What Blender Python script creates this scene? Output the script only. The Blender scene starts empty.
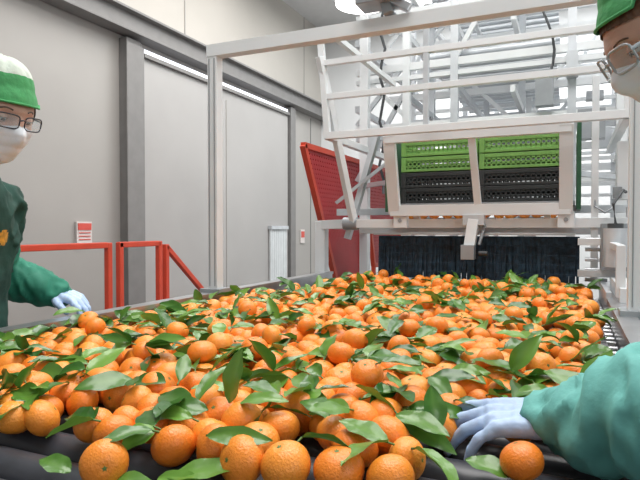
import bpy, math, random
import numpy as np
from mathutils import Vector, Matrix, Euler, noise as mnoise
random.seed(7); rng=np.random.default_rng(11)
scn=bpy.context.scene
scn.view_settings.view_transform='Standard'
COL=scn.collection

# ---------------------------------------------------------------- materials
def mat(name,col,rough=0.5,metal=0.0,noise=0.0,nscale=8.0,bump=0.0,bscale=60.0,col2=None,emit=0.0,sss=0.0,trans=0.0,coat=0.0,alpha=1.0,stretch=None,bdist=0.002):
    m=bpy.data.materials.new(name); m.use_nodes=True
    nt=m.node_tree; b=nt.nodes['Principled BSDF']
    b.inputs['Base Color'].default_value=(*col,1); b.inputs['Roughness'].default_value=rough
    b.inputs['Metallic'].default_value=metal
    b.inputs['Coat Weight'].default_value=coat
    b.inputs['Alpha'].default_value=alpha
    if sss: 
        b.inputs['Subsurface Weight'].default_value=sss; b.inputs['Subsurface Radius'].default_value=(0.01,0.004,0.002); b.inputs['Subsurface Scale'].default_value=1.0
    if emit:
        b.inputs['Emission Color'].default_value=(*col,1); b.inputs['Emission Strength'].default_value=emit
    tc=nt.nodes.new('ShaderNodeTexCoord'); vec=tc.outputs['Object']
    if stretch:
        mp=nt.nodes.new('ShaderNodeMapping'); mp.inputs['Scale'].default_value=stretch
        nt.links.new(vec,mp.inputs['Vector']); vec=mp.outputs['Vector']
    if noise or col2:
        n=nt.nodes.new('ShaderNodeTexNoise'); n.inputs['Scale'].default_value=nscale; n.inputs['Detail'].default_value=6
        nt.links.new(vec,n.inputs['Vector'])
        r=nt.nodes.new('ShaderNodeValToRGB')
        c2=col2 if col2 else tuple(c*(1-noise) for c in col)
        r.color_ramp.elements[0].position=0.35; r.color_ramp.elements[1].position=0.65
        r.color_ramp.elements[0].color=(*c2,1); r.color_ramp.elements[1].color=(*col,1)
        nt.links.new(n.outputs['Fac'],r.inputs['Fac']); nt.links.new(r.outputs['Color'],b.inputs['Base Color'])
    if bump:
        n2=nt.nodes.new('ShaderNodeTexNoise'); n2.inputs['Scale'].default_value=bscale; n2.inputs['Detail'].default_value=4
        nt.links.new(vec,n2.inputs['Vector'])
        bp=nt.nodes.new('ShaderNodeBump'); bp.inputs['Strength'].default_value=bump; bp.inputs['Distance'].default_value=bdist
        nt.links.new(n2.outputs['Fac'],bp.inputs['Height']); nt.links.new(bp.outputs['Normal'],b.inputs['Normal'])
    return m
def tint_mat(name,ca,cb,rough,bump,bscale,sss=0.0,coat=0.0,transl=0.0):
    m=mat(name,ca,rough,bump=bump,bscale=bscale,sss=sss,coat=coat)
    nt=m.node_tree; b=nt.nodes['Principled BSDF']
    at=nt.nodes.new('ShaderNodeAttribute'); at.attribute_name='tint'
    mx=nt.nodes.new('ShaderNodeMix'); mx.data_type='RGBA'
    mx.inputs[6].default_value=(*ca,1); mx.inputs[7].default_value=(*cb,1)
    nt.links.new(at.outputs['Fac'],mx.inputs[0])
    nt.links.new(mx.outputs[2],b.inputs['Base Color'])
    if transl:
        tr=nt.nodes.new('ShaderNodeBsdfTranslucent'); ms=nt.nodes.new('ShaderNodeMixShader'); ms.inputs[0].default_value=transl
        nt.links.new(mx.outputs[2],tr.inputs['Color'])
        out=nt.nodes['Material Output']
        nt.links.new(b.outputs[0],ms.inputs[1]); nt.links.new(tr.outputs[0],ms.inputs[2]); nt.links.new(ms.outputs[0],out.inputs['Surface'])
    return m
M_wall=mat('wall_panel_grey',(0.37,0.355,0.335),0.6,noise=0.10,nscale=0.8,bump=0.1,bscale=20)
M_wall2=mat('wall_upper_beige',(0.47,0.445,0.405),0.6,noise=0.08,nscale=1.0)
M_back=mat('wall_back_white',(0.72,0.73,0.73),0.7,noise=0.1,nscale=1)
M_beam=mat('beam_dark_grey',(0.20,0.195,0.19),0.6,noise=0.1)
M_door=mat('sliding_door_grey',(0.37,0.36,0.35),0.5,noise=0.08,nscale=1.2)
M_gapglow=mat('door_gap_daylight',(0.9,0.93,1.0),0.5,emit=0.8)  # strip's own glow stands in for daylight through the gap above the door
M_floor=mat('concrete_floor',(0.30,0.29,0.28),0.7,noise=0.25,nscale=2,bump=0.2)
M_deck=mat('deck_plate',(0.25,0.26,0.27),0.5,metal=0.4,noise=0.2)
M_ceil=mat('ceiling_white',(0.62,0.62,0.62),0.8,noise=0.05)
M_white=mat('white_painted_steel',(0.71,0.735,0.75),0.35,noise=0.06,nscale=5)
M_alu=mat('brushed_aluminium',(0.58,0.61,0.64),0.4,metal=0.35,noise=0.12,nscale=12)
M_steel=mat('stainless_steel',(0.55,0.56,0.58),0.3,metal=0.85,noise=0.15,nscale=10)
M_greym=mat('machine_grey',(0.33,0.35,0.37),0.4,metal=0.3,noise=0.15)
M_dark=mat('dark_metal',(0.06,0.065,0.07),0.5,metal=0.3,noise=0.2)
M_roller=mat('roller_dark_pvc',(0.052,0.056,0.068),0.38,noise=0.35,nscale=14,bump=0.1,bscale=80)
M_red=mat('red_safety_paint',(0.60,0.06,0.025),0.45,noise=0.12)
M_redg=mat('red_guard_panel',(0.42,0.02,0.025),0.5,noise=0.12)
M_curt=mat('curtain_dark_blue',(0.022,0.055,0.092),0.75,noise=0.6,nscale=40,bump=0.6,bscale=120)
M_green=mat('crate_green_plastic',(0.17,0.36,0.08),0.55,noise=0.2)
M_dgreen=mat('panel_dark_green',(0.02,0.09,0.04),0.5,noise=0.1)
M_black=mat('crate_black_plastic',(0.022,0.024,0.024),0.5,noise=0.2)
M_orange=tint_mat('clementine_peel',(0.88,0.32,0.038),(0.84,0.215,0.017),0.36,0.6,330,sss=0.08,coat=0.08)
M_leaf=tint_mat('citrus_leaf',(0.026,0.115,0.016),(0.16,0.34,0.05),0.30,0.25,70,coat=0.25,transl=0.18)
M_stem=mat('citrus_stem',(0.12,0.22,0.05),0.6,noise=0.2)
M_skin=mat('skin',(0.68,0.42,0.32),0.48,noise=0.22,nscale=26,bump=0.5,bscale=300,sss=0.15)
M_mask=mat('surgical_mask',(0.74,0.78,0.83),0.8,noise=0.04,bump=0.3,bscale=200)
M_capg=mat('cap_green',(0.06,0.33,0.11),0.8,noise=0.2,nscale=40,bump=0.6,bscale=45,bdist=0.006)
M_capw=mat('cap_pale',(0.58,0.65,0.57),0.8,noise=0.12,nscale=40,bump=0.6,bscale=45,bdist=0.006)
M_coatd=mat('tunic_dark_green',(0.010,0.058,0.042),0.85,noise=0.25,nscale=20,bump=0.5,bscale=30,bdist=0.006)
M_sleeve=mat('sleeve_green',(0.02,0.21,0.135),0.75,noise=0.2,nscale=16,bump=0.5,bscale=30,bdist=0.006)
M_teal=mat('coat_teal',(0.15,0.46,0.42),0.75,noise=0.14,nscale=10,bump=0.5,bscale=28,bdist=0.006)
M_glove=mat('nitrile_glove_blue',(0.44,0.58,0.82),0.42,noise=0.12,nscale=30,bump=0.6,bscale=90,sss=0.05)
M_trous=mat('trousers_dark',(0.03,0.035,0.05),0.8,noise=0.1)
M_boot=mat('boot_rubber',(0.02,0.02,0.02),0.4,noise=0.1)
M_hair=mat('hair_brown',(0.17,0.085,0.045),0.5,noise=0.6,nscale=50,bump=0.8,bscale=160,stretch=(1,1,0.15))
M_hairg=mat('hair_greybrown',(0.16,0.12,0.09),0.5,noise=0.5,nscale=50,bump=0.8,bscale=160,stretch=(1,1,0.15))
M_eyew=mat('eye_white',(0.6,0.57,0.54),0.2,noise=0.05); M_iris=mat('eye_iris',(0.05,0.03,0.02),0.1,noise=0.2)
M_lip=mat('lips',(0.5,0.18,0.15),0.4,noise=0.1)
M_frame=mat('glasses_frame',(0.02,0.02,0.03),0.3,noise=0.1)
M_framec=mat('goggles_frame_clear',(0.40,0.44,0.47),0.2,noise=0.1)
M_lens=mat('clear_lens',(0.55,0.65,0.72),0.05,alpha=0.30,noise=0.02)
M_logo=mat('embroidered_logo',(0.75,0.35,0.03),0.7,noise=0.5,nscale=90)
M_signw=mat('sign_white',(0.65,0.60,0.58),0.5,noise=0.05); M_signr=mat('sign_red',(0.6,0.08,0.06),0.5,noise=0.05)
M_strip=mat('strip_curtain_pale',(0.62,0.65,0.66),0.4,noise=0.1)
M_lamp=mat('lamp_diffuser',(1,1,0.98),0.4,emit=4.0)

# ---------------------------------------------------------------- mesh builder
class MB:
    def __init__(s): s.v=[];s.f=[];s.m=[];s.mats=[];s.sm=[]
    def mi(s,m):
        if m not in s.mats: s.mats.append(m)
        return s.mats.index(m)
    def add(s,vs,fs,m,smooth=False):
        o=len(s.v); s.v+= [tuple(v) for v in vs]; k=s.mi(m)
        for f in fs: s.f.append(tuple(i+o for i in f)); s.m.append(k); s.sm.append(smooth)
    def box(s,c,size,m,rot=None):
        c=Vector(c); R=Euler(rot).to_matrix() if rot else Matrix.Identity(3)
        vs=[c+R@Vector((x*size[0]/2,y*size[1]/2,z*size[2]/2)) for x in(-1,1) for y in(-1,1) for z in(-1,1)]
        s.add(vs,[(0,1,3,2),(4,6,7,5),(0,4,5,1),(2,3,7,6),(0,2,6,4),(1,5,7,3)],m)
    def beam(s,p1,p2,w,h,m):
        p1=Vector(p1);p2=Vector(p2);d=(p2-p1).normalized()
        up=Vector((0,0,1)) if abs(d.z)<0.95 else Vector((0,1,0))
        a=d.cross(up).normalized(); b=a.cross(d)
        vs=[]
        for p in(p1,p2):
            for i,j in((-1,-1),(1,-1),(1,1),(-1,1)): vs.append(p+a*w/2*i+b*h/2*j)
        s.add(vs,[(3,2,1,0),(4,5,6,7),(0,1,5,4),(1,2,6,5),(2,3,7,6),(3,0,4,7)],m)
    def cyl(s,p1,p2,r1,m,r2=None,n=16,smooth=True):
        if r2 is None:r2=r1
        p1=Vector(p1);p2=Vector(p2);d=(p2-p1).normalized()
        up=Vector((0,0,1)) if abs(d.z)<0.95 else Vector((0,1,0))
        a=d.cross(up).normalized(); b=a.cross(d); vs=[]
        for p,r in((p1,r1),(p2,r2)):
            for i in range(n):
                t=2*math.pi*i/n; vs.append(p+(a*math.cos(t)+b*math.sin(t))*r)
        s.add(vs,[(i,i+n,(i+1)%n+n,(i+1)%n) for i in range(n)],m,smooth)
        s.add(vs[:n],[tuple(range(n))],m); s.add(vs[n:],[tuple(reversed(range(n)))],m)
    def tube(s,pts,r,m,n=8,closed=False):
        pts=[Vector(p) for p in pts]; N=len(pts); vs=[];
        for i,p in enumerate(pts):
            if closed: d=(pts[(i+1)%N]-pts[i-1])
            else: d=(pts[min(i+1,N-1)]-pts[max(i-1,0)])
            d.normalize(); up=Vector((0,0,1)) if abs(d.z)<0.95 else Vector((0,1,0))
            a=d.cross(up).normalized(); b=a.cross(d)
            for j in range(n):
                t=2*math.pi*j/n; vs.append(p+(a*math.cos(t)+b*math.sin(t))*r)
        fs=[]
        for i in range(N if closed else N-1):
            for j in range(n):
                i2=(i+1)%N; fs.append((i*n+j,i2*n+j,i2*n+(j+1)%n,i*n+(j+1)%n))
        if not closed: fs+= [tuple(range(n))[::-1],tuple(range((N-1)*n,N*n))]
        s.add(vs,fs,m,True)
    def sphere(s,c,r,m,nu=20,nv=12,R=None):
        c=Vector(c); 
        if not hasattr(r,'__len__'): r=(r,r,r)
        vs=[];
        for j in range(1,nv):
            ph=math.pi*j/nv
            for i in range(nu):
                t=2*math.pi*i/nu; p=Vector((math.sin(ph)*math.cos(t)*r[0],math.sin(ph)*math.sin(t)*r[1],math.cos(ph)*r[2]))
                if R: p=R@p
                vs.append(c+p)
        top=Vector((0,0,r[2])); bot=Vector((0,0,-r[2]))
        if R: top=R@top;bot=R@bot
        vs+=[c+top,c+bot]; T=len(vs)-2;B=len(vs)-1; fs=[]
        for j in range(nv-2):
            for i in range(nu): fs.append((j*nu+i,(j+1)*nu+i,(j+1)*nu+(i+1)%nu,j*nu+(i+1)%nu))
        for i in range(nu):
            fs.append((T,i,(i+1)%nu)); fs.append((B,(nv-2)*nu+(i+1)%nu,(nv-2)*nu+i))
        s.add(vs,fs,m,True)
    def grid(s,rows,m,wrap=False,smooth=True):
        nr=len(rows);nc=len(rows[0]); vs=[p for r in rows for p in r]; fs=[]
        for j in range(nr-1):
            for i in range(nc if wrap else nc-1):
                fs.append((j*nc+i,j*nc+(i+1)%nc,(j+1)*nc+(i+1)%nc,(j+1)*nc+i))
        s.add(vs,fs,m,smooth)
    def obj(s,name,parent=None,bevel=0.0,solid=0.0,mx=None,subd=0):
        me=bpy.data.meshes.new(name); me.from_pydata([tuple(v) for v in s.v],[],s.f)
        for m in s.mats: me.materials.append(m)
        me.polygons.foreach_set('material_index',s.m); me.polygons.foreach_set('use_smooth',s.sm); me.update()
        if mx is not None: me.transform(mx)
        o=bpy.data.objects.new(name,me); COL.objects.link(o)
        if parent: o.parent=parent
        if solid:
            q=o.modifiers.new('s','SOLIDIFY'); q.thickness=solid; q.offset=1
        if bevel:
            q=o.modifiers.new('b','BEVEL'); q.width=bevel; q.segments=2; q.limit_method='ANGLE'
        if subd:
            q=o.modifiers.new('u','SUBSURF'); q.levels=subd; q.render_levels=subd
        return o
def empty(name,loc=(0,0,0)):
    e=bpy.data.objects.new(name,None); COL.objects.link(e); e.location=loc; e.empty_display_size=0.1; 
    return e

# ---------------------------------------------------------------- room
FZ=-1.0; CZ=4.7
b=MB(); b.box((-0.25,3.0,FZ-0.05),(7.7,12.2,0.1),M_floor); b.obj('floor')
b=MB(); b.box((-0.25,3.0,CZ+0.05),(7.7,12.2,0.1),M_ceil); b.obj('ceiling')
b=MB(); b.box((-4.1,3.0,(FZ+3.2)/2),(0.2,12.2,3.2-FZ),M_wall); b.box((-4.1,3.0,(CZ+3.2)/2),(0.2,12.2,CZ-3.2),M_wall2)
for y in(-0.2,1.4,2.9,8.55): b.box((-3.998,y,1.05),(0.012,0.02,4.1),M_beam)
for y in(2.2,5.2,8.3): b.box((-3.998,y,3.95),(0.012,0.015,1.5),M_wall)
b.obj('wall_left')
b=MB(); b.box((3.6,3,(FZ+CZ)/2),(0.2,12.2,CZ-FZ),M_back); b.obj('wall_right')
b=MB(); b.box((-0.25,9.1,(FZ+CZ)/2),(7.9,0.2,CZ-FZ),M_back); b.obj('wall_back')
b=MB(); b.box((-0.25,-3.1,(FZ+CZ)/2),(7.9,0.2,CZ-FZ),M_back); b.obj('wall_front')
b=MB(); b.box((-3.94,3.0,3.24),(0.12,12.0,0.18),M_beam); b.box((-3.90,3.0,3.34),(0.18,12.0,0.025),M_beam); b.box((-3.90,3.0,3.14),(0.18,12.0,0.025),M_beam); b.obj('trim_1',bevel=0.004)
b=MB(); b.box((-3.95,4.28,(FZ+3.1)/2),(0.1,0.2,3.1-FZ),M_beam); b.box((-3.89,4.28,1.05),(0.02,0.24,4.0),M_beam); b.obj('trim_2',bevel=0.004)
b=MB(); b.box((-3.94,7.68,(FZ+3.1)/2),(0.12,0.16,3.1-FZ),M_beam); b.obj('trim_3',bevel=0.004)
b=MB(); b.box((-3.94,5.98,(FZ+2.96)/2),(0.05,3.15,2.96-FZ),M_door)
for y in(5.9,): b.box((-3.912,y,0.95),(0.010,0.015,3.8),M_wall)
b.box((-3.93,5.98,3.03),(0.04,3.15,0.045),M_gapglow); b.box((-3.90,5.98,2.98),(0.05,3.15,0.04),M_beam)
for i in range(9): b.cyl((-3.89,6.98+i*0.055,FZ+0.02),(-3.89,6.98+i*0.055,1.25),0.024,M_strip,n=8)
b.box((-3.88,7.2,1.27),(0.06,0.52,0.05),M_alu)
b.obj('door_1',bevel=0.002)
b=MB(); b.box((-3.985,3.72,1.22),(0.02,0.17,0.20),M_signw); b.box((-3.973,3.72,1.275),(0.008,0.15,0.06),M_signr)
for i in range(3): b.box((-3.973,3.72,1.22-i*0.03),(0.006,0.13,0.008),M_signr)
b.obj('wall_notice_sign')
b=MB(); b.box((-3.985,8.2,1.13),(0.02,0.14,0.22),M_signw); b.box((-3.973,8.2,1.16),(0.008,0.11,0.10),M_signr); b.obj('wall_notice_sign.001')
# platform and stair
b=MB(); b.box((-0.35,1.0,-0.03),(6.1,5.8,0.06),M_deck)
for x in(-3.3,-1.2,0.9,2.6):
    for y in(-1.8,1.0,3.8): b.box((x,y,(FZ-0.06)/2),(0.1,0.1,-0.06-FZ),M_greym)
for x in(-3.38,2.68): b.box((x,1.0,-0.06),(0.06,5.8,0.16),M_greym)
b.obj('work_platform')
b=MB()
for i in range(4): b.box((-2.85,4.06+i*0.24,-0.2-i*0.2),(0.8,0.24,0.03),M_deck)
for x in(-3.27,-2.43): b.beam((x,3.92,-0.1),(x,4.98,-0.98),0.04,0.16,M_greym)
b.obj('platform_stair')
b=MB(); X=-3.24;T=0.045
def post(y,z0,z1): b.beam((X,y,z0),(X,y,z1),T,T,M_red)
b.beam((X,1.2,1.13),(X,3.24,1.13),T,T,M_red); b.beam((X,1.2,0.6),(X,3.24,0.6),T,T,M_red)
for y in(1.2,2.2,3.26): post(y,0.0,1.15)
b.beam((X,3.36,1.13),(X,3.84,1.13),T,T,M_red); b.beam((X,3.36,0.6),(X,3.84,0.6),T,T,M_red)
for y in(3.38,3.84): post(y,0.0,1.15)
b.beam((X,3.93,1.10),(X,4.90,0.30),T,T,M_red); b.beam((X,3.93,0.6),(X,4.90,-0.2),T,T,M_red)
post(3.93,-0.05,1.12); post(4.88,-0.93,0.33)
b.obj('red_safety_railing',bevel=0.006)

# ---------------------------------------------------------------- roller table
XL,XR=-1.27,0.115
b=MB(); n=0; y=-0.35
while y<2.98:
    b.cyl((XL+0.02,y,0.917),(XR-0.02,y,0.917),0.032,M_roller,n=18)
    b.cyl((XL-0.01,y,0.917),(XR+0.01,y,0.917),0.010,M_steel,n=8); y+=0.0735
for x,s in((XL,-1),(XR,1)):
    b.box((x+s*0.02,1.3,0.90),(0.012,3.5,0.19),M_steel)
    b.box((x+s*0.035,1.3,0.998),(0.055,3.5,0.014),M_steel)
    b.box((x+s*0.035,1.3,0.80),(0.055,3.5,0.014),M_steel)
    for i in range(12): b.cyl((x+s*0.026,-0.3+i*0.29,0.90),(x+s*0.036,-0.3+i*0.29,0.90),0.010,M_dark,n=6,smooth=False)
    for yy in(-0.3,0.8,1.9,2.9):
        b.box((x+s*0.03,yy,0.41),(0.06,0.06,0.78),M_alu); b.box((x+s*0.03,yy,0.012),(0.12,0.12,0.02),M_greym)
for yy in(-0.3,0.8,1.9,2.9): b.beam((XL,yy,0.3),(XR,yy,0.3),0.04,0.04,M_alu)
b.box(((XL+XR)/2,1.3,0.83),(XR-XL-0.04,3.4,0.01),M_dark)
b.obj('roller_sorting_conveyor',bevel=0.0)

# overhead gantry
b=MB(); GY=1.88
b.beam((XL-0.03,GY,1.0),(XL-0.03,GY,1.94),0.042,0.042,M_white)
b.beam((0.178,GY,0.78),(0.178,GY,1.94),0.045,0.045,M_white)
b.beam((XL-0.055,GY,1.963),(0.21,GY,1.963),0.046,0.046,M_white)
for x,s in((XL-0.03,1),(0.178,-1)):
    for o in(-0.012,0.012): b.beam((x+o,GY-0.0235,1.03),(x+o,GY-0.0235,1.93),0.003,0.003,M_greym)
for x,s in((XL-0.03,1),(0.178,-1)): b.box((x,GY,1.012),(0.09,0.09,0.016),M_greym)
b.box((0.178,GY,0.86),(0.07,0.10,0.20),M_greym)
b.obj('overhead_gantry_frame')
b=MB(); b.box((-0.60,GY-0.02,2.05),(0.16,0.10,0.05),M_greym); b.beam((-0.66,GY-0.02,2.3),(-0.57,GY-0.02,1.99),0.035,0.05,M_greym)
b.beam((-0.5,GY-0.02,2.0),(-0.66,GY-0.05,2.10),0.03,0.03,M_steel); b.cyl((-0.63,GY-0.02,2.3),(-0.63,GY-0.02,3.2),0.012,M_alu,n=8)
b.cyl((-0.63,GY-0.02,3.2),(-0.63,GY-0.02,CZ),0.012,M_alu,n=8); b.obj('sensor_bracket',bevel=0.003)
b=MB(); L=Vector((-1.2,3.35,2.69))
b.cyl(L+Vector((0,0,0.10)),L,0.10,M_white,r2=0.18,n=32); b.cyl(L,L+Vector((0,0,-0.02)),0.175,M_lamp,n=32)
b.cyl(L+Vector((0,0,0.1)),L+Vector((0,0,0.2)),0.06,M_greym,n=20); b.cyl(L+Vector((0,0,0.2)),(L.x,L.y,CZ),0.008,M_greym,n=8)
b.obj('pendant_lamp')
for i,(x0,x1,yy,zz) in enumerate(((-1.1,0.4,4.2,2.98),(-1.1,0.5,5.8,3.35))):
    b=MB(); b.box(((x0+x1)/2,yy,zz+0.04),(x1-x0,0.12,0.06),M_white); b.box(((x0+x1)/2,yy,zz),(x1-x0-0.06,0.09,0.03),M_lamp)
    for x in(x0+.2,x1-.2): b.cyl((x,yy,zz+0.06),(x,yy,CZ),0.006,M_greym,n=6)
    b.obj('linear_luminaire' if i==0 else 'linear_luminaire.001')

# ---------------------------------------------------------------- crate tipper
b=MB(); Y=2.85
b.beam((-1.08,Y,1.285),(0.24,Y,1.285),0.05,0.045,M_white)
b.beam((-1.08,Y+0.12,1.25),(0.24,Y+0.12,1.25),0.04,0.04,M_alu)
b.beam((-0.95,Y-0.02,1.232),(0.02,Y-0.02,1.232),0.03,0.012,M_steel)
for x in(-1.33,0.27):
    b.beam((x,3.0,0.0),(x,3.0,1.36 if x>0 else 1.30),0.06,0.06,M_white); b.box((x,3.0,0.01),(0.14,0.14,0.02),M_greym)
    b.beam((x,3.0,1.28),(x*0.82 if x<0 else 0.2,2.9,1.285),0.05,0.05,M_white)
    b.beam((x,3.0,1.28),(x,3.75,1.28),0.05,0.05,M_white); b.beam((x,3.75,0),(x,3.75,3.2),0.06,0.06,M_white)
for x in(-0.80,-0.02): 
    b.box((x,Y-0.035,1.30),(0.07,0.04,0.075),M_white); b.cyl((x,Y-0.06,1.30),(x,Y-0.05,1.30),0.010,M_greym,n=12)
b.box((-0.43,Y-0.05,1.30),(0.10,0.06,0.05),M_alu); b.beam((-0.43,Y-0.06,1.30),(-0.45,Y-0.09,1.13),0.05,0.05,M_white)
b.box((-0.45,Y-0.09,1.145),(0.062,0.065,0.07),M_greym); b.cyl((-0.40,Y-0.09,1.14),(-0.36,Y-0.09,1.14),0.012,M_dark,n=10)
b.beam((-0.38,Y-0.04,1.28),(-0.40,Y-0.08,1.18),0.012,0.012,M_steel)
p=lambda x,t:(x,2.80-0.10*t,1.35+0.36*t)
for x0 in(-0.80,-0.02): b.beam(p(x0-0.03 if x0<-0.5 else x0,-0.03),p(x0-0.03 if x0<-0.5 else x0,1.03),0.058,0.035,M_white)
b.beam(p(-0.85,0),p(0.0,0),0.035,0.055,M_white); b.beam(p(-0.85,1),p(0.0,1),0.035,0.055,M_white)
b.beam(p(-0.41,0.02),p(-0.43,0.98),0.034,0.02,M_white)
b.beam(p(-0.41,-0.05),(-0.42,2.84,1.30),0.03,0.03,M_alu)
for x in(-0.72,-0.1): b.beam(p(x,-0.05),(x,2.85,1.30),0.03,0.02,M_alu)
def gp(x,z): return (x-(z-1.72)*0.08,2.6,z)
for z,w in((1.725,0.035),(1.92,0.028),(2.09,0.028),(2.25,0.028)):
    b.beam(gp(-1.12,z),(0.22,2.6,z),w,w,M_white)
b.beam(gp(-1.12,1.71),gp(-1.12,2.27),0.03,0.03,M_white); b.beam((0.21,2.6,1.71),(0.21,2.6,2.27),0.03,0.03,M_white)
for x in(-0.62,): b.beam((x,2.6,1.72),(x,2.6,2.26),0.025,0.025,M_alu)
for x in(-1.12,0.21):
    b.beam((x,2.6,1.725),(x,3.75,1.725),0.035,0.035,M_white); b.beam((x,2.6,2.25),(x,3.75,2.25),0.03,0.03,M_white)
b.beam((-1.155,2.58,2.12),(-1.07,2.84,1.29),0.03,0.04,M_white)
b.beam((-1.15,2.95,1.20),(-1.0,3.02,1.78),0.03,0.045,M_alu)
b.beam((-1.20,2.9,1.4),(-0.93,2.98,1.62),0.018,0.018,M_steel)
b.cyl((-1.13,2.85,1.285),(-1.05,2.85,1.285),0.035,M_greym,n=16)
# right drive side
b.box((0.17,2.72,1.18),(0.10,0.14,0.20),M_greym); b.cyl((0.17,2.62,1.10),(0.17,2.62,1.26),0.045,M_alu,n=20); b.cyl((0.17,2.62,1.26),(0.17,2.62,1.28),0.03,M_dark,n=16)
b.beam((0.10,2.85,1.0),(0.10,2.85,1.95),0.03,0.03,M_white)
b.beam((0.03,2.75,1.20),(0.26,2.75,1.20),0.03,0.03,M_white); b.beam((0.03,2.75,1.06),(0.26,2.75,1.06),0.03,0.03,M_alu)
for i in range(5): b.cyl((0.06,2.78,1.03+i*0.045),(0.15,2.78,1.03+i*0.045),0.009,M_steel,n=8)
b.box((0.19,2.4,1.03),(0.07,0.5,0.05),M_white); b.box((0.20,2.45,0.93),(0.06,0.4,0.12),M_greym)
b.beam((0.16,2.2,1.02),(0.16,2.2,1.20),0.03,0.03,M_white); b.beam((0.16,2.2,1.19),(0.16,2.8,1.19),0.025,0.025,M_white)
b.box((0.215,2.9,1.52),(0.05,0.10,0.26),M_white); b.box((0.19,2.84,1.42),(0.035,0.03,0.05),M_greym)
b.tube([(0.19,2.84,1.40),(0.17,2.82,1.35),(0.14,2.80,1.33),(0.10,2.83,1.36),(0.10,2.85,1.45)],0.005,M_greym)
b.tube([(0.17,2.62,1.28),(0.16,2.60,1.36),(0.20,2.66,1.42),(0.22,2.8,1.42)],0.006,M_dark)
b.beam((0.13,2.3,1.0),(0.13,2.9,1.0),0.02,0.05,M_alu)
# shelf + chute + side panels
b.box((-0.44,3.25,1.385),(0.92,0.50,0.02),M_greym); b.beam((-1.33,3.25,1.36),(0.27,3.25,1.36),0.05,0.04,M_alu)
b.box((-0.44,2.98,1.30),(0.9,0.14,0.012),M_steel,rot=(0.15,0,0))
b.box((0.035,3.22,1.56),(0.02,0.5,0.42),M_dgreen); b.box((-0.925,3.22,1.56),(0.02,0.5,0.42),M_dgreen)
for x in(-1.33,0.27): b.beam((x,3.75,1.56),(0.04 if x>0 else -0.93,3.4,1.56),0.03,0.03,M_alu)
b.obj('crate_tipping_machine',bevel=0.003)
# brush curtain
b=MB(); b.box((-0.455,2.925,1.195),(0.99,0.04,0.05),M_curt)
b.cyl((-0.95,2.99,1.11),(0.04,2.99,1.11),0.085,M_curt,n=32)
for row in range(2):
  for i in range(110):
    x=-0.94+i*0.0089+random.uniform(-.002,.002); yy=2.90+row*.012+random.uniform(-.006,.006)
    b.beam((x,yy,1.21),(x+random.uniform(-.006,.006),yy+random.uniform(-.02,.0),1.0),0.0095,0.004,M_curt)
for i in range(4): b.beam((-0.94,2.872,1.04+i*0.045),(0.03,2.872,1.04+i*0.045),0.004,0.004,M_curt)
b.obj('brush_strip_curtain')
# crates
def crate(name,c,w,d,h,m):
    b=MB(); cx,cy,cz=c
    for z,t in((cz+0.008,0.014),(cz+h-0.01,0.02)):
        for s in(-1,1):
            b.box((cx,cy+s*d/2,z),(w,0.014,t),m); b.box((cx+s*w/2,cy,z),(0.014,d,t),m)
    b.box((cx,cy,cz+0.006),(w,d,0.006),m)
    for k in(0.38,0.68):
        for s in(-1,1): b.box((cx,cy+s*d/2,cz+h*k),(w,0.008,0.012),m); b.box((cx+s*w/2,cy,cz+h*k),(0.008,d,0.012),m)
    nx=int(w/0.024)
    for i in range(nx+1):
        x=cx-w/2+w*i/nx
        for s in(-1,1): b.box((x,cy+s*d/2,cz+h/2),(0.010,0.008,h-0.01),m)
    ny=int(d/0.026)
    for i in range(ny+1):
        yy=cy-d/2+d*i/ny
        for s in(-1,1): b.box((cx+s*w/2,yy,cz+h/2),(0.008,0.010,h-0.01),m)
    for sx in(-1,1):
        for sy in(-1,1): b.box((cx+sx*w/2,cy+sy*d/2,cz+h/2),(0.026,0.026,h),m)
    return b.obj(name,bevel=0.0015)
for i,(x,z,m) in enumerate(((-0.655,1.397,M_black),(-0.235,1.397,M_black),(-0.655,1.482,M_black),(-0.235,1.482,M_black))):
    crate('harvest_crate_black' if i==0 else 'harvest_crate_black.%03d'%i,(x,3.22,z),0.385,0.36,0.082,m)
for i,(x,z) in enumerate(((-0.655,1.570),(-0.235,1.570),(-0.655,1.655),(-0.235,1.655))):
    crate('harvest_crate_green' if i==0 else 'harvest_crate_green.%03d'%i,(x,3.22,z),0.385,0.36,0.08,M_green)
# red mesh guards
def guard(name,corners):
    b=MB(); c=[Vector(q) for q in corners]
    for i in range(4): b.beam(c[i],c[(i+1)%4],0.035,0.035,M_red)
    n=26
    for i in range(1,n):
        t=i/n; b.beam(c[0].lerp(c[1],t),c[3].lerp(c[2],t),0.008,0.022,M_redg)
    for i in range(1,30):
        t=i/30; b.beam(c[0].lerp(c[3],t),c[1].lerp(c[2],t),0.007,0.018,M_redg)
    b.beam(c[3],(c[3].x,c[3].y,0 if c[3].y<3.85 else FZ),0.03,0.03,M_red); b.beam(c[2],(c[2].x,c[2].y,0 if c[2].y<3.85 else FZ),0.03,0.03,M_red)
    b.obj(name)
guard('red_mesh_guard',[(-1.5,3.10,1.77),(-1.5,4.12,1.77),(-1.5,4.12,0.90),(-1.5,3.62,0.90)])
guard('red_mesh_guard.001',[(-1.5,4.18,1.77),(-1.5,5.2,1.77),(-1.5,5.2,0.95),(-1.5,4.45,0.95)])

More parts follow.
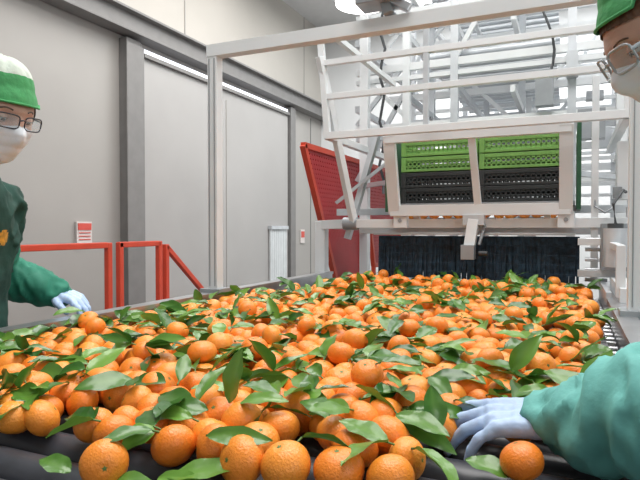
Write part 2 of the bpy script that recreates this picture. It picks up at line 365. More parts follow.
# ---------------------------------------------------------------- palletising lattice behind
b=MB()
xs=[-1.42,-1.05,-0.72,-0.35,0.0,0.38]; ys=[3.83,4.6,5.4,6.2]
for j,yy in enumerate(ys):
    for i,x in enumerate(xs):
        if (i+j)%4==3: continue
        if i==0 and j<2: continue
        b.beam((x,yy,0.0 if yy<3.9 else FZ),(x,yy,3.6),0.05,0.05,M_white if (i+j)%2 else M_alu)
    for z in(1.62,1.88,2.02,2.3,2.42,2.75,2.88,3.2,3.55):
        zz=z+random.uniform(-.05,.05)
        b.beam((xs[0] if zz>1.8 else xs[1],yy,zz),(xs[-1],yy,zz),0.04,random.choice((0.03,0.05,0.07)),random.choice((M_white,M_white,M_alu,M_white)))
for x in xs:
    for z in(1.55,1.95,2.2,2.6,3.0,3.4):
        zz=z+random.uniform(-.08,.08)
        if x<-1.3 and zz<1.8: continue
        b.beam((x,ys[0],zz),(x,ys[-1],zz),0.03,0.045,random.choice((M_white,M_alu,M_white)))
for i in range(16):
    x=random.choice(xs[:-1]); yy=random.choice(ys); z=random.choice((1.6,2.0,2.4,2.8))
    b.beam((x,yy,z),(x+0.35,yy,z+random.choice((0.4,-0.35,0.6))),0.025,0.03,random.choice((M_white,M_alu)))
for k in range(3):
    for i in range(16): b.cyl((-0.95,3.9+i*0.13,1.95+k*0.5),(-0.1,3.9+i*0.13,1.95+k*0.5),0.022,M_alu,n=10)
for i in range(10):
    x=random.uniform(-1.3,0.3); yy=random.choice(ys[:2])-0.06; z=random.uniform(1.7,2.8)
    b.box((x,yy,z),(random.uniform(.06,.16),0.09,random.uniform(.06,.2)),random.choice((M_greym,M_greym,M_white,M_alu)))
pts=[(-1.2+0.02*math.sin(t*2),3.74,3.2-0.1*t) for t in range(18)]; b.tube(pts,0.010,M_dark)
pts=[(-0.15+0.05*math.sin(t*.6),3.76,3.4-0.08*t) for t in range(16)]; b.tube(pts,0.008,M_dark)
b.obj('crate_palletizing_frame',bevel=0.0)

# ---------------------------------------------------------------- fruit
def lowY(x):
    return float(np.interp(x,[-1.25,-0.85,-0.6,-0.5,-0.4,-0.25,-0.19,-0.13,-0.03,0.08],[0.58,0.58,0.56,0.53,0.57,0.60,0.66,0.80,0.84,0.84]))
heroes=[(-.306,.585),(-.511,.505),(-.473,.587),(-.415,.599),(-.377,.642),(-.251,.672),(-.577,.588),(-.721,.591),(-.794,.589),(-.172,.795),(-.253,.804),(-.185,.61),(-.245,.602),(-.58,.893),(-.052,.722)]
pts=[list(h) for h in heroes]; nh=len(heroes)
hand_segs=[(0.02,.80),(-0.02,0.79),(-0.06,0.79),(-0.10,0.79),(-0.14,0.79)]
voids=[(-.665,.645,.045),(-.62,.52,.05),(-.33,.70,.02),(-.75,.50,.05)]
while len(pts)<820:
    x=rng.uniform(-1.22,0.06); y=rng.uniform(0.45,2.84)
    if y<lowY(x): continue
    if x<-1.22+max(0,(y-2.0))*0.22 : continue
    pts.append([x,y])
P=np.array(pts); R=np.clip(rng.normal(.0285,.0026,len(P)),.0225,.0335); R[:nh]=0.0288+rng.uniform(-.001,.0015,nh); R[14]=.026
for it in range(160):
    D=P[:,None,:]-P[None,:,:]; dist=np.sqrt((D**2).sum(2))+1e-9; np.fill_diagonal(dist,9)
    mn=(R[:,None]+R[None,:])*1.0; ov=np.clip(mn-dist,0,None)
    mv=(D/dist[:,:,None]*ov[:,:,None]*0.45).sum(1); mv[:nh]=0
    P+=mv
    for i in range(nh,len(P)):
        x,y=P[i]
        P[i,0]=min(max(x,-1.235+R[i]),0.10-R[i]); P[i,1]=min(max(y,lowY(P[i,0])+0.0),2.85)
        for vx,vy,vr in voids:
            dx=P[i,0]-vx;dy=P[i,1]-vy;dd=math.hypot(dx,dy)
            if dd<vr+.02: P[i,0]+=dx/(dd+1e-6)*.01;P[i,1]+=dy/(dd+1e-6)*.01
        for hx,hy in hand_segs:
            dx=P[i,0]-hx;dy=P[i,1]-hy;dd=math.hypot(dx,dy)
            if dd<.058: P[i,0]+=dx/(dd+1e-6)*.01;P[i,1]+=dy/(dd+1e-6)*.01
fr=[]
for i in range(len(P)):
    D=np.sqrt(((P-P[i])**2).sum(1)); D[i]=9
    deep=(R[i]+R-D).max()
    if i>=nh and deep>0.018: continue
    if i>=nh and rng.random()<0.05: continue
    if i>=nh and min(math.hypot(P[i,0]-hx,P[i,1]-hy) for hx,hy in hand_segs)<.048: continue
    if i>=nh and P[i,0]>-.16 and P[i,1]<.80: continue
    fr.append([P[i,0],P[i,1],0.949+R[i]*0.90+rng.uniform(0,.003),R[i]])
base=list(fr)
F=np.array(base); up=[]
for _ in range(2600):
    k=rng.integers(len(F)); D=np.sqrt(((F[:,:2]-F[k,:2])**2).sum(1)); idx=np.argsort(D)[:3]
    c=F[idx,:2].mean(0); r=rng.uniform(.0245,.030)
    if D[idx[2]]>0.072: continue
    z=np.mean([F[q,2]+math.sqrt(max((r+F[q,3])**2-((F[q,:2]-c)**2).sum(),0.0001))*.9 for q in idx])-0.002
    if any(math.hypot(c[0]-u[0],c[1]-u[1])<0.060 for u in up): continue
    if c[1]<0.85 or (c[1]<1.0 and c[0]>-0.25) or c[0]>0.02 or c[0]<-1.18: continue
    dens=0.05+0.22*math.exp(-((c[0]+0.75)/0.3)**2-((c[1]-1.1)/0.3)**2)+0.15*math.exp(-((c[0]+0.2)/0.25)**2-((c[1]-1.4)/0.3)**2)+(0.2 if c[1]>2.3 else 0)
    if rng.random()>dens: continue
    up.append([c[0],c[1],z,r])
    if len(up)>85: break
fr+=up
for i in range(26):
    x=-0.85+ (i%13)*0.064+rng.uniform(-.01,.01); fr.append([x,2.95+(i//13)*0.055,1.333+(i//13)*0.008,0.028])
print('FRUIT',len(fr),len(up))
nu,nv=28,18
bv=[];
for j in range(nv+1):
    ph=math.pi*j/nv
    for i in range(nu):
        t=2*math.pi*i/nu; rr=1+0.008*math.cos(5*t)*math.sin(ph)+.006*math.sin(3*t+1)
        z=math.cos(ph)*0.86; s=math.sin(ph)*rr
        z-=0.07*math.exp(-(s/0.22)**2)*(1 if z>0 else -0.8)
        bv.append((s*math.cos(t),s*math.sin(t),z))
bv=np.array(bv); bf=np.array([(j*nu+i,(j+1)*nu+i,(j+1)*nu+(i+1)%nu,j*nu+(i+1)%nu) for j in range(nv) for i in range(nu)])
cal=[(0,0,0.82)]+[(0.13*(1 if k%2==0 else .5)*math.cos(k*math.pi/5),0.13*(1 if k%2==0 else .5)*math.sin(k*math.pi/5),0.805 if k%2 else 0.82) for k in range(10)]
cal=np.array(cal)
calf=[(0,1+k,1+(k+1)%10) for k in range(10)]
V=[];Fq=[];Ft=[];tint=[];off=0;ups=[]
for (x,y,z,r) in fr:
    ax=Vector((rng.normal(),rng.normal(),0)).normalized(); ang=abs(rng.normal())*0.7 if rng.random()<.7 else rng.uniform(0.2,2.4)
    Rm=np.array(Matrix.Rotation(ang,3,ax)@Matrix.Rotation(rng.uniform(0,6),3,'Z'))
    sc=r*np.array([1.02,1.02,rng.uniform(.93,1.08)])
    V.append((bv*sc)@Rm.T+np.array([x,y,z])); Fq.append(bf+off); off+=len(bv); tv=rng.random(); tint+= [tv]*len(bv)
    V.append((cal*sc)@Rm.T+np.array([x,y,z])); Ft+= [(a+off,b_+off,c+off) for a,b_,c in calf]; off+=len(cal); tint+=[tv]*len(cal)
V=np.vstack(V); Fq=np.vstack(Fq)
me=bpy.data.meshes.new('clementine_pile'); me.from_pydata(V.tolist(),[],Fq.tolist()+Ft)
mi=np.zeros(len(Fq)+len(Ft),dtype=np.int32); mi[len(Fq):]=1
me.materials.append(M_orange); me.materials.append(M_stem); me.polygons.foreach_set('material_index',mi)
me.polygons.foreach_set('use_smooth',np.ones(len(mi),dtype=bool))
a=me.attributes.new('tint','FLOAT','POINT'); a.data.foreach_set('value',np.array(tint,dtype=np.float32)); me.update()
o=bpy.data.objects.new('clementine_pile',me); COL.objects.link(o)

# leaves
LV=[];LF=[];LM=[];LT=[]
def leaf(base,dirv,nrm,L,w,bend,fold,tv):
    d=Vector(dirv).normalized(); n=Vector(nrm); n=(n-d*n.dot(d)).normalized(); s=d.cross(n)
    off=len(LV); NT=11; cs=(-1,-.55,0,.55,1)
    for i in range(NT+1):
        t=i/NT; wd=w*0.5*(math.sin(math.pi*min(1,t**0.85))**0.8 if 0<t<1 else 0.0)+0.0006
        cx=L*(t-0.12*bend*bend*t*t); cz=-bend*L*0.35*t*t
        for c in cs:
            wob=0.0015*math.sin(t*14+c*3+tv*20)*abs(c)
            p=Vector(base)+d*cx+n*(cz+fold*abs(c)*wd+wob)+s*(c*wd)
            LV.append(tuple(p)); LT.append(min(1,max(0,tv+(0.18 if c==0 else 0))))
    for i in range(NT):
        for j in range(4): LF.append((off+i*5+j,off+i*5+j+1,off+(i+1)*5+j+1,off+(i+1)*5+j)); LM.append(0)
def stem(p1,p2,r=0.0014):
    p1=Vector(p1);p2=Vector(p2);d=(p2-p1).normalized();u=Vector((0,0,1)) if abs(d.z)<.9 else Vector((1,0,0))
    a=d.cross(u).normalized();c=a.cross(d);off=len(LV)
    for p in(p1,p2):
        for k in range(5):
            t=k*2*math.pi/5; LV.append(tuple(p+(a*math.cos(t)+c*math.sin(t))*r)); LT.append(.5)
    for k in range(5): LF.append((off+k,off+(k+1)%5,off+5+(k+1)%5,off+5+k)); LM.append(1)
Fa=np.array(fr[:len(fr)-26]); Fn=Fa[Fa[:,1]<1.25]
for q_ in range(545):
    src=Fa if q_<500 else Fn
    k=rng.integers(len(src)); x,y,z,r=src[k]
    if 400<q_<500 and x<-.5: continue
    if math.hypot(x+0.08,y-0.80)<0.12 : continue
    az=rng.uniform(0,2*math.pi)
    p0=Vector((x+math.cos(az)*r*0.6,y+math.sin(az)*r*0.6,z+r*0.72)); p1=p0+Vector((math.cos(az)*.010,math.sin(az)*.010,.004))
    stem(p0,p1)
    for q in range(rng.choice([1,1,2,2,3])):
        a2=az+rng.normal()*1.0; el=rng.normal()*0.18+0.10
        if rng.random()<0.14: el+=0.6
        d=(math.cos(a2)*math.cos(el),math.sin(a2)*math.cos(el),math.sin(el))
        nn=Vector((rng.normal()*.4,rng.normal()*.4-.15,1))
        leaf(p1,d,nn,rng.uniform(.050,.096),rng.uniform(.024,.040),rng.uniform(0.1,1.1),rng.uniform(0.1,.5),rng.random()**1.4)
for (bs,d,nn,L,w,bd,fo,tv) in [
 ((-.46,.70,1.00),(.12,.03,.95),(-.4,-.85,.1),.085,.046,.4,.2,.55),
 ((-.43,.68,1.01),(.85,.10,.25),(-.3,-.3,1),.075,.032,.5,.3,.7),
 ((-.50,.66,1.00),(-.85,.25,.15),(0,-.5,1),.095,.040,.6,.25,.15),
 ((-.47,.66,1.00),(-.55,-.25,.10),(.2,-.5,1),.085,.036,.8,.3,.25),
 ((-.62,.75,1.00),(-.9,-.1,.05),(0,-.4,1),.09,.04,.7,.3,.1),
 ((-.36,.56,.975),(-.75,-.30,-.05),(.1,-.3,1),.085,.034,.3,.3,.75),
 ((-.45,.53,.960),(.85,-.1,.05),(0,-.4,1),.08,.032,.5,.35,.8),
 ((-.50,.50,.960),(.9,.05,.0),(0,-.3,1),.075,.032,.3,.35,.6),
 ((-.24,.62,.98),(.1,-.9,.0),(0,0,1),.05,.03,.5,.3,.85),
 ((-.55,.49,.965),(-.7,-.1,.25),(0,-.4,1),.05,.026,.5,.3,.4),
 ((-.22,.75,1.00),(.75,-.35,.1),(0,-.3,1),.09,.034,.6,.3,.5),
 ((-.165,.75,.985),(-.1,.35,.8),(.6,-.8,.1),.065,.034,.5,.3,.2),
 ((-.12,.72,.965),(.95,-.1,-.05),(0,-.2,1),.07,.034,.3,.3,.55),
 ((.02,.90,1.01),(.3,.2,.75),(-.7,-.6,.2),.085,.050,.4,.2,.75),
 ((.03,.93,1.01),(-.7,.3,.35),(.1,-.5,1),.08,.04,.5,.3,.6),
 ((.03,.86,1.00),(-.2,.9,.2),(.1,-.5,1),.08,.04,.5,.3,.3),
 ((-.70,.58,.975),(-.75,.3,.2),(0,-.4,1),.07,.032,.5,.3,.35),
 ((-.78,.62,1.00),(.5,-.5,.1),(0,-.4,1),.08,.034,.6,.3,.6)]:
    leaf(bs,d,nn,L,w,bd,fo,tv); 
me=bpy.data.meshes.new('clementine_leaves'); me.from_pydata(LV,[],LF); me.materials.append(M_leaf); me.materials.append(M_stem)
me.polygons.foreach_set('material_index',LM); me.polygons.foreach_set('use_smooth',[True]*len(LF))
a=me.attributes.new('tint','FLOAT','POINT'); a.data.foreach_set('value',LT); me.update()
o=bpy.data.objects.new('clementine_leaves',me); COL.objects.link(o)

# ---------------------------------------------------------------- people
tex=bpy.data.textures.new('folds','CLOUDS'); tex.noise_scale=0.07; tex.noise_depth=2
def remesh(mb,name,vox,smooth,parent,assign,mats,disp=0.0,warp=None):
    o=mb.obj(name+'_src'); 
    q=o.modifiers.new('r','REMESH'); q.mode='VOXEL'; q.voxel_size=vox; q.use_smooth_shade=True
    q=o.modifiers.new('s','SMOOTH'); q.factor=0.6; q.iterations=smooth
    if disp:
        q=o.modifiers.new('d','DISPLACE'); q.texture=tex; q.texture_coords='GLOBAL'; q.strength=disp; q.mid_level=0.5
    bpy.context.view_layer.update(); dg=bpy.context.evaluated_depsgraph_get(); ev=o.evaluated_get(dg)
    me=bpy.data.meshes.new_from_object(ev); me.name=name
    bpy.data.objects.remove(o)
    if warp:
        ns=[v.normal.copy() for v in me.vertices]
        for v,n in zip(me.vertices,ns): v.co=v.co+n*warp(v.co)
        me.update()
    me.materials.clear()
    for m in mats: me.materials.append(m)
    if assign:
        idx=[assign(p.center,p.normal) for p in me.polygons]
        me.polygons.foreach_set('material_index',idx)
    else: me.polygons.foreach_set('material_index',[0]*len(me.polygons))
    me.polygons.foreach_set('use_smooth',[True]*len(me.polygons)); me.update()
    n=bpy.data.objects.new(name,me); COL.objects.link(n); n.parent=parent
    return n
def chain(b,pts,m=None):
    m=m or M_skin
    for (p,r) in pts: b.sphere(p,r,m,nu=20,nv=12)
    for (p,r),(p2,r2) in zip(pts[:-1],pts[1:]):
        if (Vector(p2)-Vector(p)).length>1e-4: b.cyl(p,p2,r,m,r2=r2,n=20)
def segdist(p,a,b_):
    a=Vector(a);b_=Vector(b_);ab=b_-a; t=max(0,min(1,(p-a).dot(ab)/ab.dot(ab))); return (p-(a+ab*t)).length,t

def hand(name,parent,wrist,fwd,upv,s,curl,spread=1.0,scale=1.0,thumb_in=0.0):
    """s=+1: thumb on local +Y. local X fingers, Z back of hand"""
    b=MB(); ks=[(.082,.031),(.088,.010),(.084,-.012),(.074,-.032)]
    for (kx,ky) in ks:
        chain(b,[((-0.045,ky*0.45,0),.020),((0,ky*.55,0),.019),((kx*.55,ky*.85,.001),.0155),((kx,ky,0),.0125)])
    lens=[(.040,.025,.021),(.045,.028,.023),(.041,.026,.022),(.031,.020,.019)]; sp=[9,1,-7,-16]
    for i,((kx,ky),ls) in enumerate(zip(ks,lens)):
        p=Vector((kx,ky,0)); pitch=0; r=[.0118,.0100,.0090,.0078] if i<3 else [.0105,.0088,.0080,.0068]
        ch=[(p.copy(),r[0])]; yaw=math.radians(sp[i]*spread)
        for k,l in enumerate(ls):
            pitch+=math.radians(curl[i]*(1.0,1.15,0.7)[k])
            p=p+Vector((math.cos(yaw)*math.cos(pitch),math.sin(yaw)*math.cos(pitch),-math.sin(pitch)))*l
            ch.append((p.copy(),r[k+1]))
        chain(b,ch)
    t=[Vector((.012,.018,-.006)),Vector((.040,.048,-.014)),Vector((.068,.062-thumb_in*.5,-.022)),Vector((.090,.066-thumb_in,-.032))]
    chain(b,list(zip(t,(.018,.0135,.0115,.0095))))
    X=Vector(fwd).normalized(); Z=Vector(upv); Z=(Z-X*Z.dot(X)).normalized(); Yv=Z.cross(X)
    mx=Matrix(((X.x,Yv.x,Z.x,wrist[0]),(X.y,Yv.y,Z.y,wrist[1]),(X.z,Yv.z,Z.z,wrist[2]),(0,0,0,1)))@Matrix.Diagonal((scale,scale*s,scale,1))
    b.v=[tuple(mx@Vector(v)) for v in b.v]
    if s<0: b.f=[tuple(reversed(f)) for f in b.f]
    W=Vector(wrist)
    def wrp(c):
        k=(c-W).dot(X); return .0016*mnoise.noise(Vector((k*110,c.y*40,c.z*40)))*(1 if k<.09 else .6)
    return remesh(b,name,0.0026,3,parent,None,[M_glove],disp=0.0012,warp=wrp)

# head -----------------------------------------------------------------
def hs(th,ph,nose=1.0,off=0.0):
    n=Vector((math.cos(ph)*math.cos(th),math.cos(ph)*math.sin(th),math.sin(ph)))
    a,bb,c=.098,.076,.118
    r=1/math.sqrt((n.x/a)**2+(n.y/bb)**2+(n.z/c)**2); p=n*(r+off); x,y,z=p
    if z<0:
        k=(-z/c); y*=1-.26*k**1.6
        if x<0: x*=1-.35*k**1.3
        else: x*=1+.04*k
    if z>0: y*=1+.06*math.sin(min(1,z/c)*math.pi); x*= (1.05 if x<0 else 1)
    if x>0.02:
        g=lambda v,s:math.exp(-(v/s)**2)
        e=min(1,(x-.02)/.04)
        x+=e*.005*g(z-.030,.011)*g(y,.045)
        x-=e*.012*g(abs(y)-.031,.015)*g(z-.010,.013)
        x+=e*.004*g(abs(y)-.04,.02)*g(z+.02,.02)
        x-=e*.0015*g(abs(y)-.027,.010)*g(z+.008,.004)
        if nose:
            pr=0
            if -.045<z<.022: 
                pr=(.022-z)/.052 if z>-.030 else max(0,1-((-.030-z)/.014))
            x+=e*nose*.027*min(1,pr)*g(y,.0085+.006*min(1,max(0,pr)))
            x+=e*.005*g(z+.052,.006)*g(y,.022); x+=e*.005*g(z+.064,.006)*g(y,.020); x-=e*.003*g(z+.058,.003)*g(y,.024)
            x+=e*.008*g(z+.092,.016)*g(y,.022)
        else:
            x+=e*.021*g(z+.026,.024)*g(y,.017)+e*.005*g(z+.06,.03)*g(y,.03)+e*.006*g(z+.09,.03)*g(y,.03)
    return Vector((x,y,z))
def head(parent,C,f,pitch,roll,hairmat,capmats,glasses_mat,style,capz=.046,scale=1.0):
    f=Vector((f[0],f[1],0)).normalized(); l=Vector((-f.y,f.x,0)); z=Vector((0,0,1))
    Fw=f*math.cos(pitch)-z*math.sin(pitch); Up=f*math.sin(pitch)+z*math.cos(pitch)
    mx=Matrix(((Fw.x,l.x,Up.x,C[0]),(Fw.y,l.y,Up.y,C[1]),(Fw.z,l.z,Up.z,C[2]),(0,0,0,1)))@Matrix.Rotation(roll,4,'X')@Matrix.Scale(scale,4)
    b=MB(); rows=[]
    for j in range(1,110):
        ph=-math.pi/2+math.pi*j/110; rows.append([hs(2*math.pi*i/140,ph) for i in range(140)])
    b.grid(rows,M_skin,wrap=True)
    for s in(-1,1):
        E=Vector((-.006,s*.074,-.004)); pts=[E+Vector((.016*math.cos(t)-.004*math.sin(t),s*(.010+.008*(0.5-0.5*math.cos(t))),.030*math.sin(t)*(1 if t<math.pi else .9))) for t in [k*2*math.pi/20 for k in range(20)]]
        b.tube(pts,.0042,M_skin,closed=True); b.sphere(E+Vector((0,s*.006,0)),(.014,.007,.027),M_skin); b.sphere(E+Vector((.006,s*.005,-.027)),(.008,.005,.010),M_skin)
    lips=[Vector((.112,y,-.058-0.002*math.cos(y*90))) for y in np.linspace(-.022,.022,9)]
    b.tube([hs(math.atan2(v.y,.105),math.atan2(-.0555,.105))+Vector((.002,0,0)) for v in lips],.0035,M_lip); b.tube([hs(math.atan2(v.y,.105),math.atan2(-.066,.105))+Vector((.002,0,0)) for v in lips],.0040,M_lip)
    b.obj('head',parent,mx=mx)
    b=MB()
    for s in(-1,1):
        c=Vector((.0765,s*.031,.009)); nu,nv=24,16
        b.sphere(c,.0122,M_eyew); b.sphere(c+Vector((.0068,0,-.0035)),(.0060,.0060,.0060),M_iris)
        rows=[[c+Vector((.0135*math.cos(e)*math.cos(t),.0145*math.cos(e)*math.sin(t),.0135*math.sin(e))) for t in np.linspace(-1.5,1.5,16)] for e in np.linspace(.02,1.4,8)]
        b.grid(rows,M_skin); b.tube([r_*1.0+Vector((.0006,0,0)) for r_ in rows[0][1:-1]],.0007,M_dark,n=5)
        rows=[[c+Vector((.0135*math.cos(e)*math.cos(t),.0145*math.cos(e)*math.sin(t),.0135*math.sin(e))) for t in np.linspace(-1.5,1.5,16)] for e in np.linspace(-1.3,-.50,6)]
        b.grid(rows,M_skin)
        b.tube([hs(math.atan2(s*(.018+.028*k/6),.095),math.atan2(.031+.004*math.sin(k/6*3),.098))+Vector((.0005,0,0)) for k in range(7)],.0017,hairmat)
    b.obj('eyes',parent,mx=mx)
    # mask
    b=MB(); rows=[]
    for j in range(37):
        v=j/36; row=[]
        for i in range(49):
            u=-1+2*i/48; th=u*math.radians(84)
            top=math.radians(-5+5*math.exp(-(u/.16)**2)-18*abs(u)**2.5); bot=math.radians(-58+26*abs(u)**2.0)
            ph=top+(bot-top)*v; p=hs(th,ph,nose=0,off=.0035+.0020*abs(math.sin(v*math.pi*4))*(1-abs(u))+.0012*mnoise.noise(Vector((u*5,v*4,1)))); row.append(p)
        rows.append(row)
    b.grid(rows,M_mask)
    for s in(-1,1):
        for ph0 in(math.radians(-23),math.radians(-33)):
            a_=hs(s*math.radians(83),ph0,0,.004); e_=Vector((-.024,s*.082,.012 if ph0>-.5 else -.028))
            b.tube([a_,a_.lerp(e_,.5)+Vector((0,s*.003,0)),e_],.0013,M_mask)
    b.obj('face_mask',parent,mx=mx)
    # hair
    def zc(th): c=math.cos(th); return capz if c>.5 else (-.012+ (capz+.012)*max(0,(c+1)/1.5))
    def phc(th): return math.atan2(zc(th),.10 if abs(math.sin(th))<.7 else .085)
    b=MB(); rows=[]
    full=(style=='long')
    th0=52 if full else 62
    for j in range(20):
        v=j/19; row=[]
        for i in range(80):
            th=math.radians(th0)+math.radians(360-2*th0)*i/79
            side=min(abs(th-math.radians(th0)),abs(th-math.radians(360-th0)))
            lo=math.radians(-6)-math.radians(34)*min(1,max(0,(side-.25)/.5))
            if full and side<.3: lo=math.radians(18)-math.radians(24)*side/.3
            ph=lo+(phc(th)+.12-lo)*v
            row.append(hs(th,ph,0,.005+.0015*math.sin(i*1.9+v*2)+.003*math.sin(v*3.1)))
        rows.append(row)
    b.grid(rows,hairmat)
    if full:
        rows=[]
        for j in range(6):
            v=j/5; rows.append([hs(math.radians(-56+112*i/50),math.atan2(capz-.012+.010*abs(i-25)/25*-1,.10)*(1)+.30*v,0,.0035+.0012*math.sin(i*2.1)) for i in range(51)])
        b.grid(rows,hairmat)
        b.sphere((-.125,0,-.02),(.035,.035,.038),hairmat)
        for s in(-1,1):
            for k in range(9):
                a0=hs(s*math.radians(50+k*5),math.radians(30),0,.008); 
                b.tube([a0,a0+Vector((.002-k*.001,s*.004,-.025)),a0+Vector((-.004*k*.5,s*.004,-.055)),a0+Vector((-.012-.003*k,s*.002,-.075-.004*k))],.0014,hairmat,n=5)
    b.obj('hair',parent,mx=mx)
    # cap
    b=MB(); rows=[];N=96
    for j in range(30):
        v=j/29; row=[]
        for i in range(N):
            th=2*math.pi*i/N; p0=phc(th); ph=p0+(math.pi/2-p0)*v*0.985
            puff=.010+ (.015*math.sin(min(1,(v-.3)/.7*1.0)*math.pi*.8)+.004*mnoise.noise(Vector((math.cos(th)*5,math.sin(th)*5,v*4)))*min(1,(v-.3)*5) if v>.3 else 0)
            row.append(hs(th,ph,0,puff))
        rows.append(row)
    b.grid(rows[:15],capmats[0],wrap=True); b.grid(rows[14:],capmats[1],wrap=True); b.add(rows[-1],[tuple(range(N))],capmats[1])
    b.tube([hs(2*math.pi*i/N,phc(2*math.pi*i/N),0,.011) for i in range(N)],.0028,capmats[0],closed=True)
    b.obj('hygiene_cap',parent,mx=mx)
    # glasses
    b=MB()
    ex=.5
    for s in(-1,1):
        ring=[]
        for k in range(36):
            t=2*math.pi*k/36; ct,st=math.cos(t),math.sin(t); yy=.0255*math.copysign(abs(ct)**ex,ct); zz=(.0155 if not full else .019)*math.copysign(abs(st)**ex,st)
            Yy=s*.032+yy
            ring.append(Vector((.109-4.2*Yy*Yy,Yy,.006+zz)))
        b.tube(ring,.0016 if not full else .0022,glasses_mat,closed=True)
        rr=[[Vector((.109-4.2*(s*.032+q)**2,s*.032+q,.006+w_)) for q in np.linspace(-.0245,.0245,8)] for w_ in np.linspace(-.0145,.0145,4)]
        b.grid(rr,M_lens)
        b.tube([(.096,s*.057,.012),(.06,s*.078,.012),(.0,s*.085,.012),(-.022,s*.084,-.002)],.0018 if not full else .003,glasses_mat)
    b.tube([(.1085,-.008,.010),(.112,0,.013),(.1085,.008,.010)],.0018,glasses_mat)
    b.obj('spectacles',parent,mx=mx)
    return mx

def body(parent,base,f,rings,armL,armR,neck,mats,assign,fold=.012):
    f=Vector((f[0],f[1],0)).normalized(); l=Vector((-f.y,f.x,0)); B=Vector((base[0],base[1],0))
    W=lambda fw,lf,z:B+f*fw+l*lf+Vector((0,0,z))
    b=MB(); rows=[]
    for (fw,z,hw,hd) in rings:
        rows.append([W(fw+hd*math.cos(t)*(1 if math.cos(t)>0 else .9),hw*math.sin(t),z) for t in [2*math.pi*i/40 for i in range(40)]])
    b.grid(rows,M_skin,wrap=True); b.add(rows[0],[tuple(reversed(range(40)))],M_skin); b.add(rows[-1],[tuple(range(40))],M_skin)
    for arm in(armL,armR): chain(b,arm)
    chain(b,neck)
    for s in(-1,1):
        chain(b,[(W(0,s*.095,.88),.095),(W(.015,s*.11,.50),.065),(W(-.01,s*.115,.12),.048),(W(-.01,s*.115,.07),.05)])
        chain(b,[(W(-.03,s*.115,.045),.045),(W(.10,s*.13,.035),.040),(W(.16,s*.135,.032),.034)])
    segs=[]
    for arm in(armL,armR):
        acc=0
        for (p,r),(q,r2) in zip(arm[:-1],arm[1:]):
            L=(Vector(q)-Vector(p)).length; segs.append((Vector(p),Vector(q),acc,L)); acc+=L
    nk=Vector(neck[-1][0])
    def warp(c):
        if c.z<.5 or (c-nk).length<.09: return 0
        best=9;bs=None
        for (p,q,acc,L) in segs:
            d,t=segdist(c,p,q)
            if d<best: best=d;bs=acc+t*L;ax=(q-p).normalized();rel=c-(p+(q-p)*t)
        if best<.12:
            u=rel.normalized() if rel.length>1e-5 else Vector((0,0,1))
            n=mnoise.noise(Vector((bs*26+u.z*1.2,u.x*1.1,u.y*1.1+3)))
            n2=mnoise.noise(Vector((bs*60+u.y*2.5,u.x*2,u.z*2+9)))
            return fold*(1-abs(n)*2.4)*.8+fold*.3*n2
        n=mnoise.noise(Vector((c.x*9+c.z*4,c.y*9-c.z*3,c.z*5)))
        return fold*.9*(.6-abs(n)*2)
    return remesh(b,'body',0.0070,5,parent,assign,mats,disp=0.010,warp=warp)

# ---- left worker
wl=empty('fruit_sorting_worker',(0,0,0))
bx,by=-1.505,0.915
LS=(bx+.05,by+.15,1.325);LE=(-1.595,1.135,1.13);LWr=(-1.45,1.245,1.062)
RS=(bx+.05,by-.15,1.325);RE=(-1.60,.72,1.13);RWr=(-1.38,.76,1.05)
def asg(c,n):
    if c.z<.12: return 3
    if c.z<.58: return 2
    if (c-Vector((bx+.25,by-.03,1.50))).length<.11 and c.z>1.43: return 4
    for S,E,Wr in((LS,LE,LWr),(RS,RE,RWr)):
        d1,t1=segdist(c,S,E); d2,t2=segdist(c,E,Wr)
        if d2<.085 and (c.z<1.21): return 1
        if d1<.09 and t1>.55: return 1
    if n.x>.3:
        q=(c-Vector((bx+.2,by+.085,1.235))); 
        if math.hypot(q.y,q.z)<.020: return 5
    return 0
body(wl,(bx,by),(1,0),[(-.04,.56,.22,.14),(-.02,.78,.205,.14),(-.02,.92,.195,.13),(.0,1.08,.18,.128),(.03,1.22,.190,.13),(.06,1.32,.170,.11),(.09,1.38,.11,.080),(.12,1.42,.066,.060)],
 [(LS,.060),(LE,.062),((-1.52,1.20,1.09),.056),(LWr,.044)],[(RS,.060),(RE,.056),(RWr,.040)],[((bx+.14,by-.01,1.41),.056),((bx+.26,by-.03,1.49),.052)],[M_coatd,M_sleeve,M_trous,M_boot,M_skin,M_logo],asg)
hand('left_hand',wl,LWr,(.88,.20,-.26),(.28,0,1),-1,(24,28,32,36),scale=.90,thumb_in=.012)
hand('right_hand',wl,RWr,(.9,.1,-.25),(.2,0,1),1,(22,26,30,34))
head(wl,(-1.225,.877,1.522),(1,-.02),math.radians(18),0,M_hairg,(M_capg,M_capw),M_frame,'short')
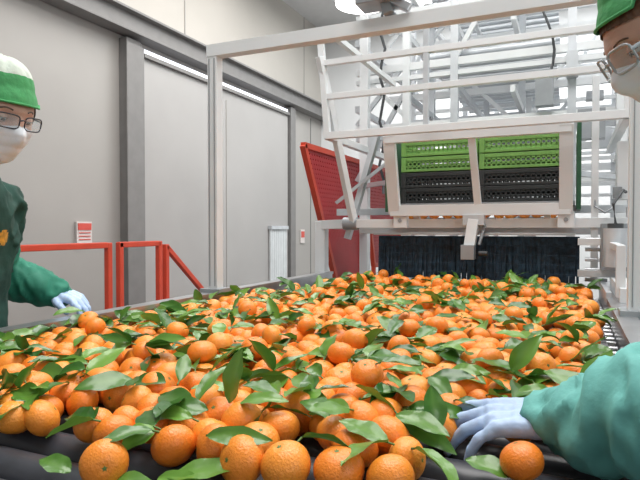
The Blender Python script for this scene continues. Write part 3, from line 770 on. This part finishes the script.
# ---- right worker
wr=empty('fruit_sorting_worker.001',(0,0,0))
bx2,by2=.47,.95
LS2=(.325,.79,1.335);LE2=(.20,.70,1.085);LW2=(-.012,.797,1.008)
RS2=(.325,1.13,1.335);RE2=(.46,1.20,1.09);RW2=(.25,1.12,1.06)
def asg2(c,n):
    if c.z<.12: return 2
    if c.z<.50: return 1
    if c.z>1.415 and (c-Vector((.20,1.05,1.48))).length<.12: return 3
    return 0
body(wr,(bx2,by2),(-1,0),[(-.02,.48,.24,.16),(0,.78,.215,.155),(0,.92,.20,.14),(.03,1.08,.175,.13),(.09,1.24,.185,.135),(.13,1.32,.165,.11),(.17,1.375,.10,.075),(.20,1.41,.065,.058)],
 [(LS2,.07),((.26,.75,1.21),.072),(LE2,.084),((.09,.745,1.045),.072),((.03,.775,1.016),.050),(LW2,.036)],[(RS2,.066),(RE2,.06),(RW2,.042)],[((.28,.97,1.40),.056),((.18,1.04,1.50),.052)],[M_teal,M_trous,M_boot,M_skin],asg2,fold=.016)
hand('left_hand.001',wr,(-.020,.80,1.006),(-.97,.0,-.08),(-.05,-.25,1),-1,(12,16,20,24),spread=1.4,scale=.92)
hand('right_hand.001',wr,RW2,(-.95,-.1,-.3),(-.2,0,1),1,(28,32,36,40))
head(wr,(.150,1.072,1.578),(-.95,-.31),math.radians(32),0,M_hair,(M_capg,M_capg),M_framec,'long',capz=.078,scale=1.02)

# ---------------------------------------------------------------- lights
def area(name,loc,sx,sy,e,col=(1,1,1),rot=(0,0,0)):
    l=bpy.data.lights.new(name,'AREA'); l.shape='RECTANGLE'; l.size=sx; l.size_y=sy; l.energy=e; l.color=col
    o=bpy.data.objects.new(name,l); COL.objects.link(o); o.location=loc; o.rotation_euler=rot; return o
area('ceiling_light_1',(-0.6,0.9,4.5),2.4,1.8,125,(1,.98,.95))
area('ceiling_light_2',(-2.4,4.5,4.5),1.8,3.5,125,(1,.98,.95))
area('ceiling_light_3',(0.8,3.2,4.5),2.2,3.0,120,(1,.99,.97))
area('ceiling_light_4',(-0.5,7.3,4.5),4,1.8,240,(.97,.99,1))
area('daylight_opening',(3.3,-1.0,2.6),2.5,2.0,50,(.97,.98,1),rot=(0,math.radians(70),math.radians(-20)))
w=bpy.data.worlds.new('World'); scn.world=w; w.use_nodes=True; w.node_tree.nodes['Background'].inputs[0].default_value=(.8,.85,.9,1); w.node_tree.nodes['Background'].inputs[1].default_value=0.5

# ---------------------------------------------------------------- camera
cam=bpy.data.cameras.new('cam'); cam.sensor_width=36; cam.lens=36*560/640; cam.clip_start=0.02
co=bpy.data.objects.new('camera',cam); COL.objects.link(co); co.location=(0,0,1.26)
co.rotation_euler=(math.radians(90-1.2),0,math.radians(24.1)); scn.camera=co
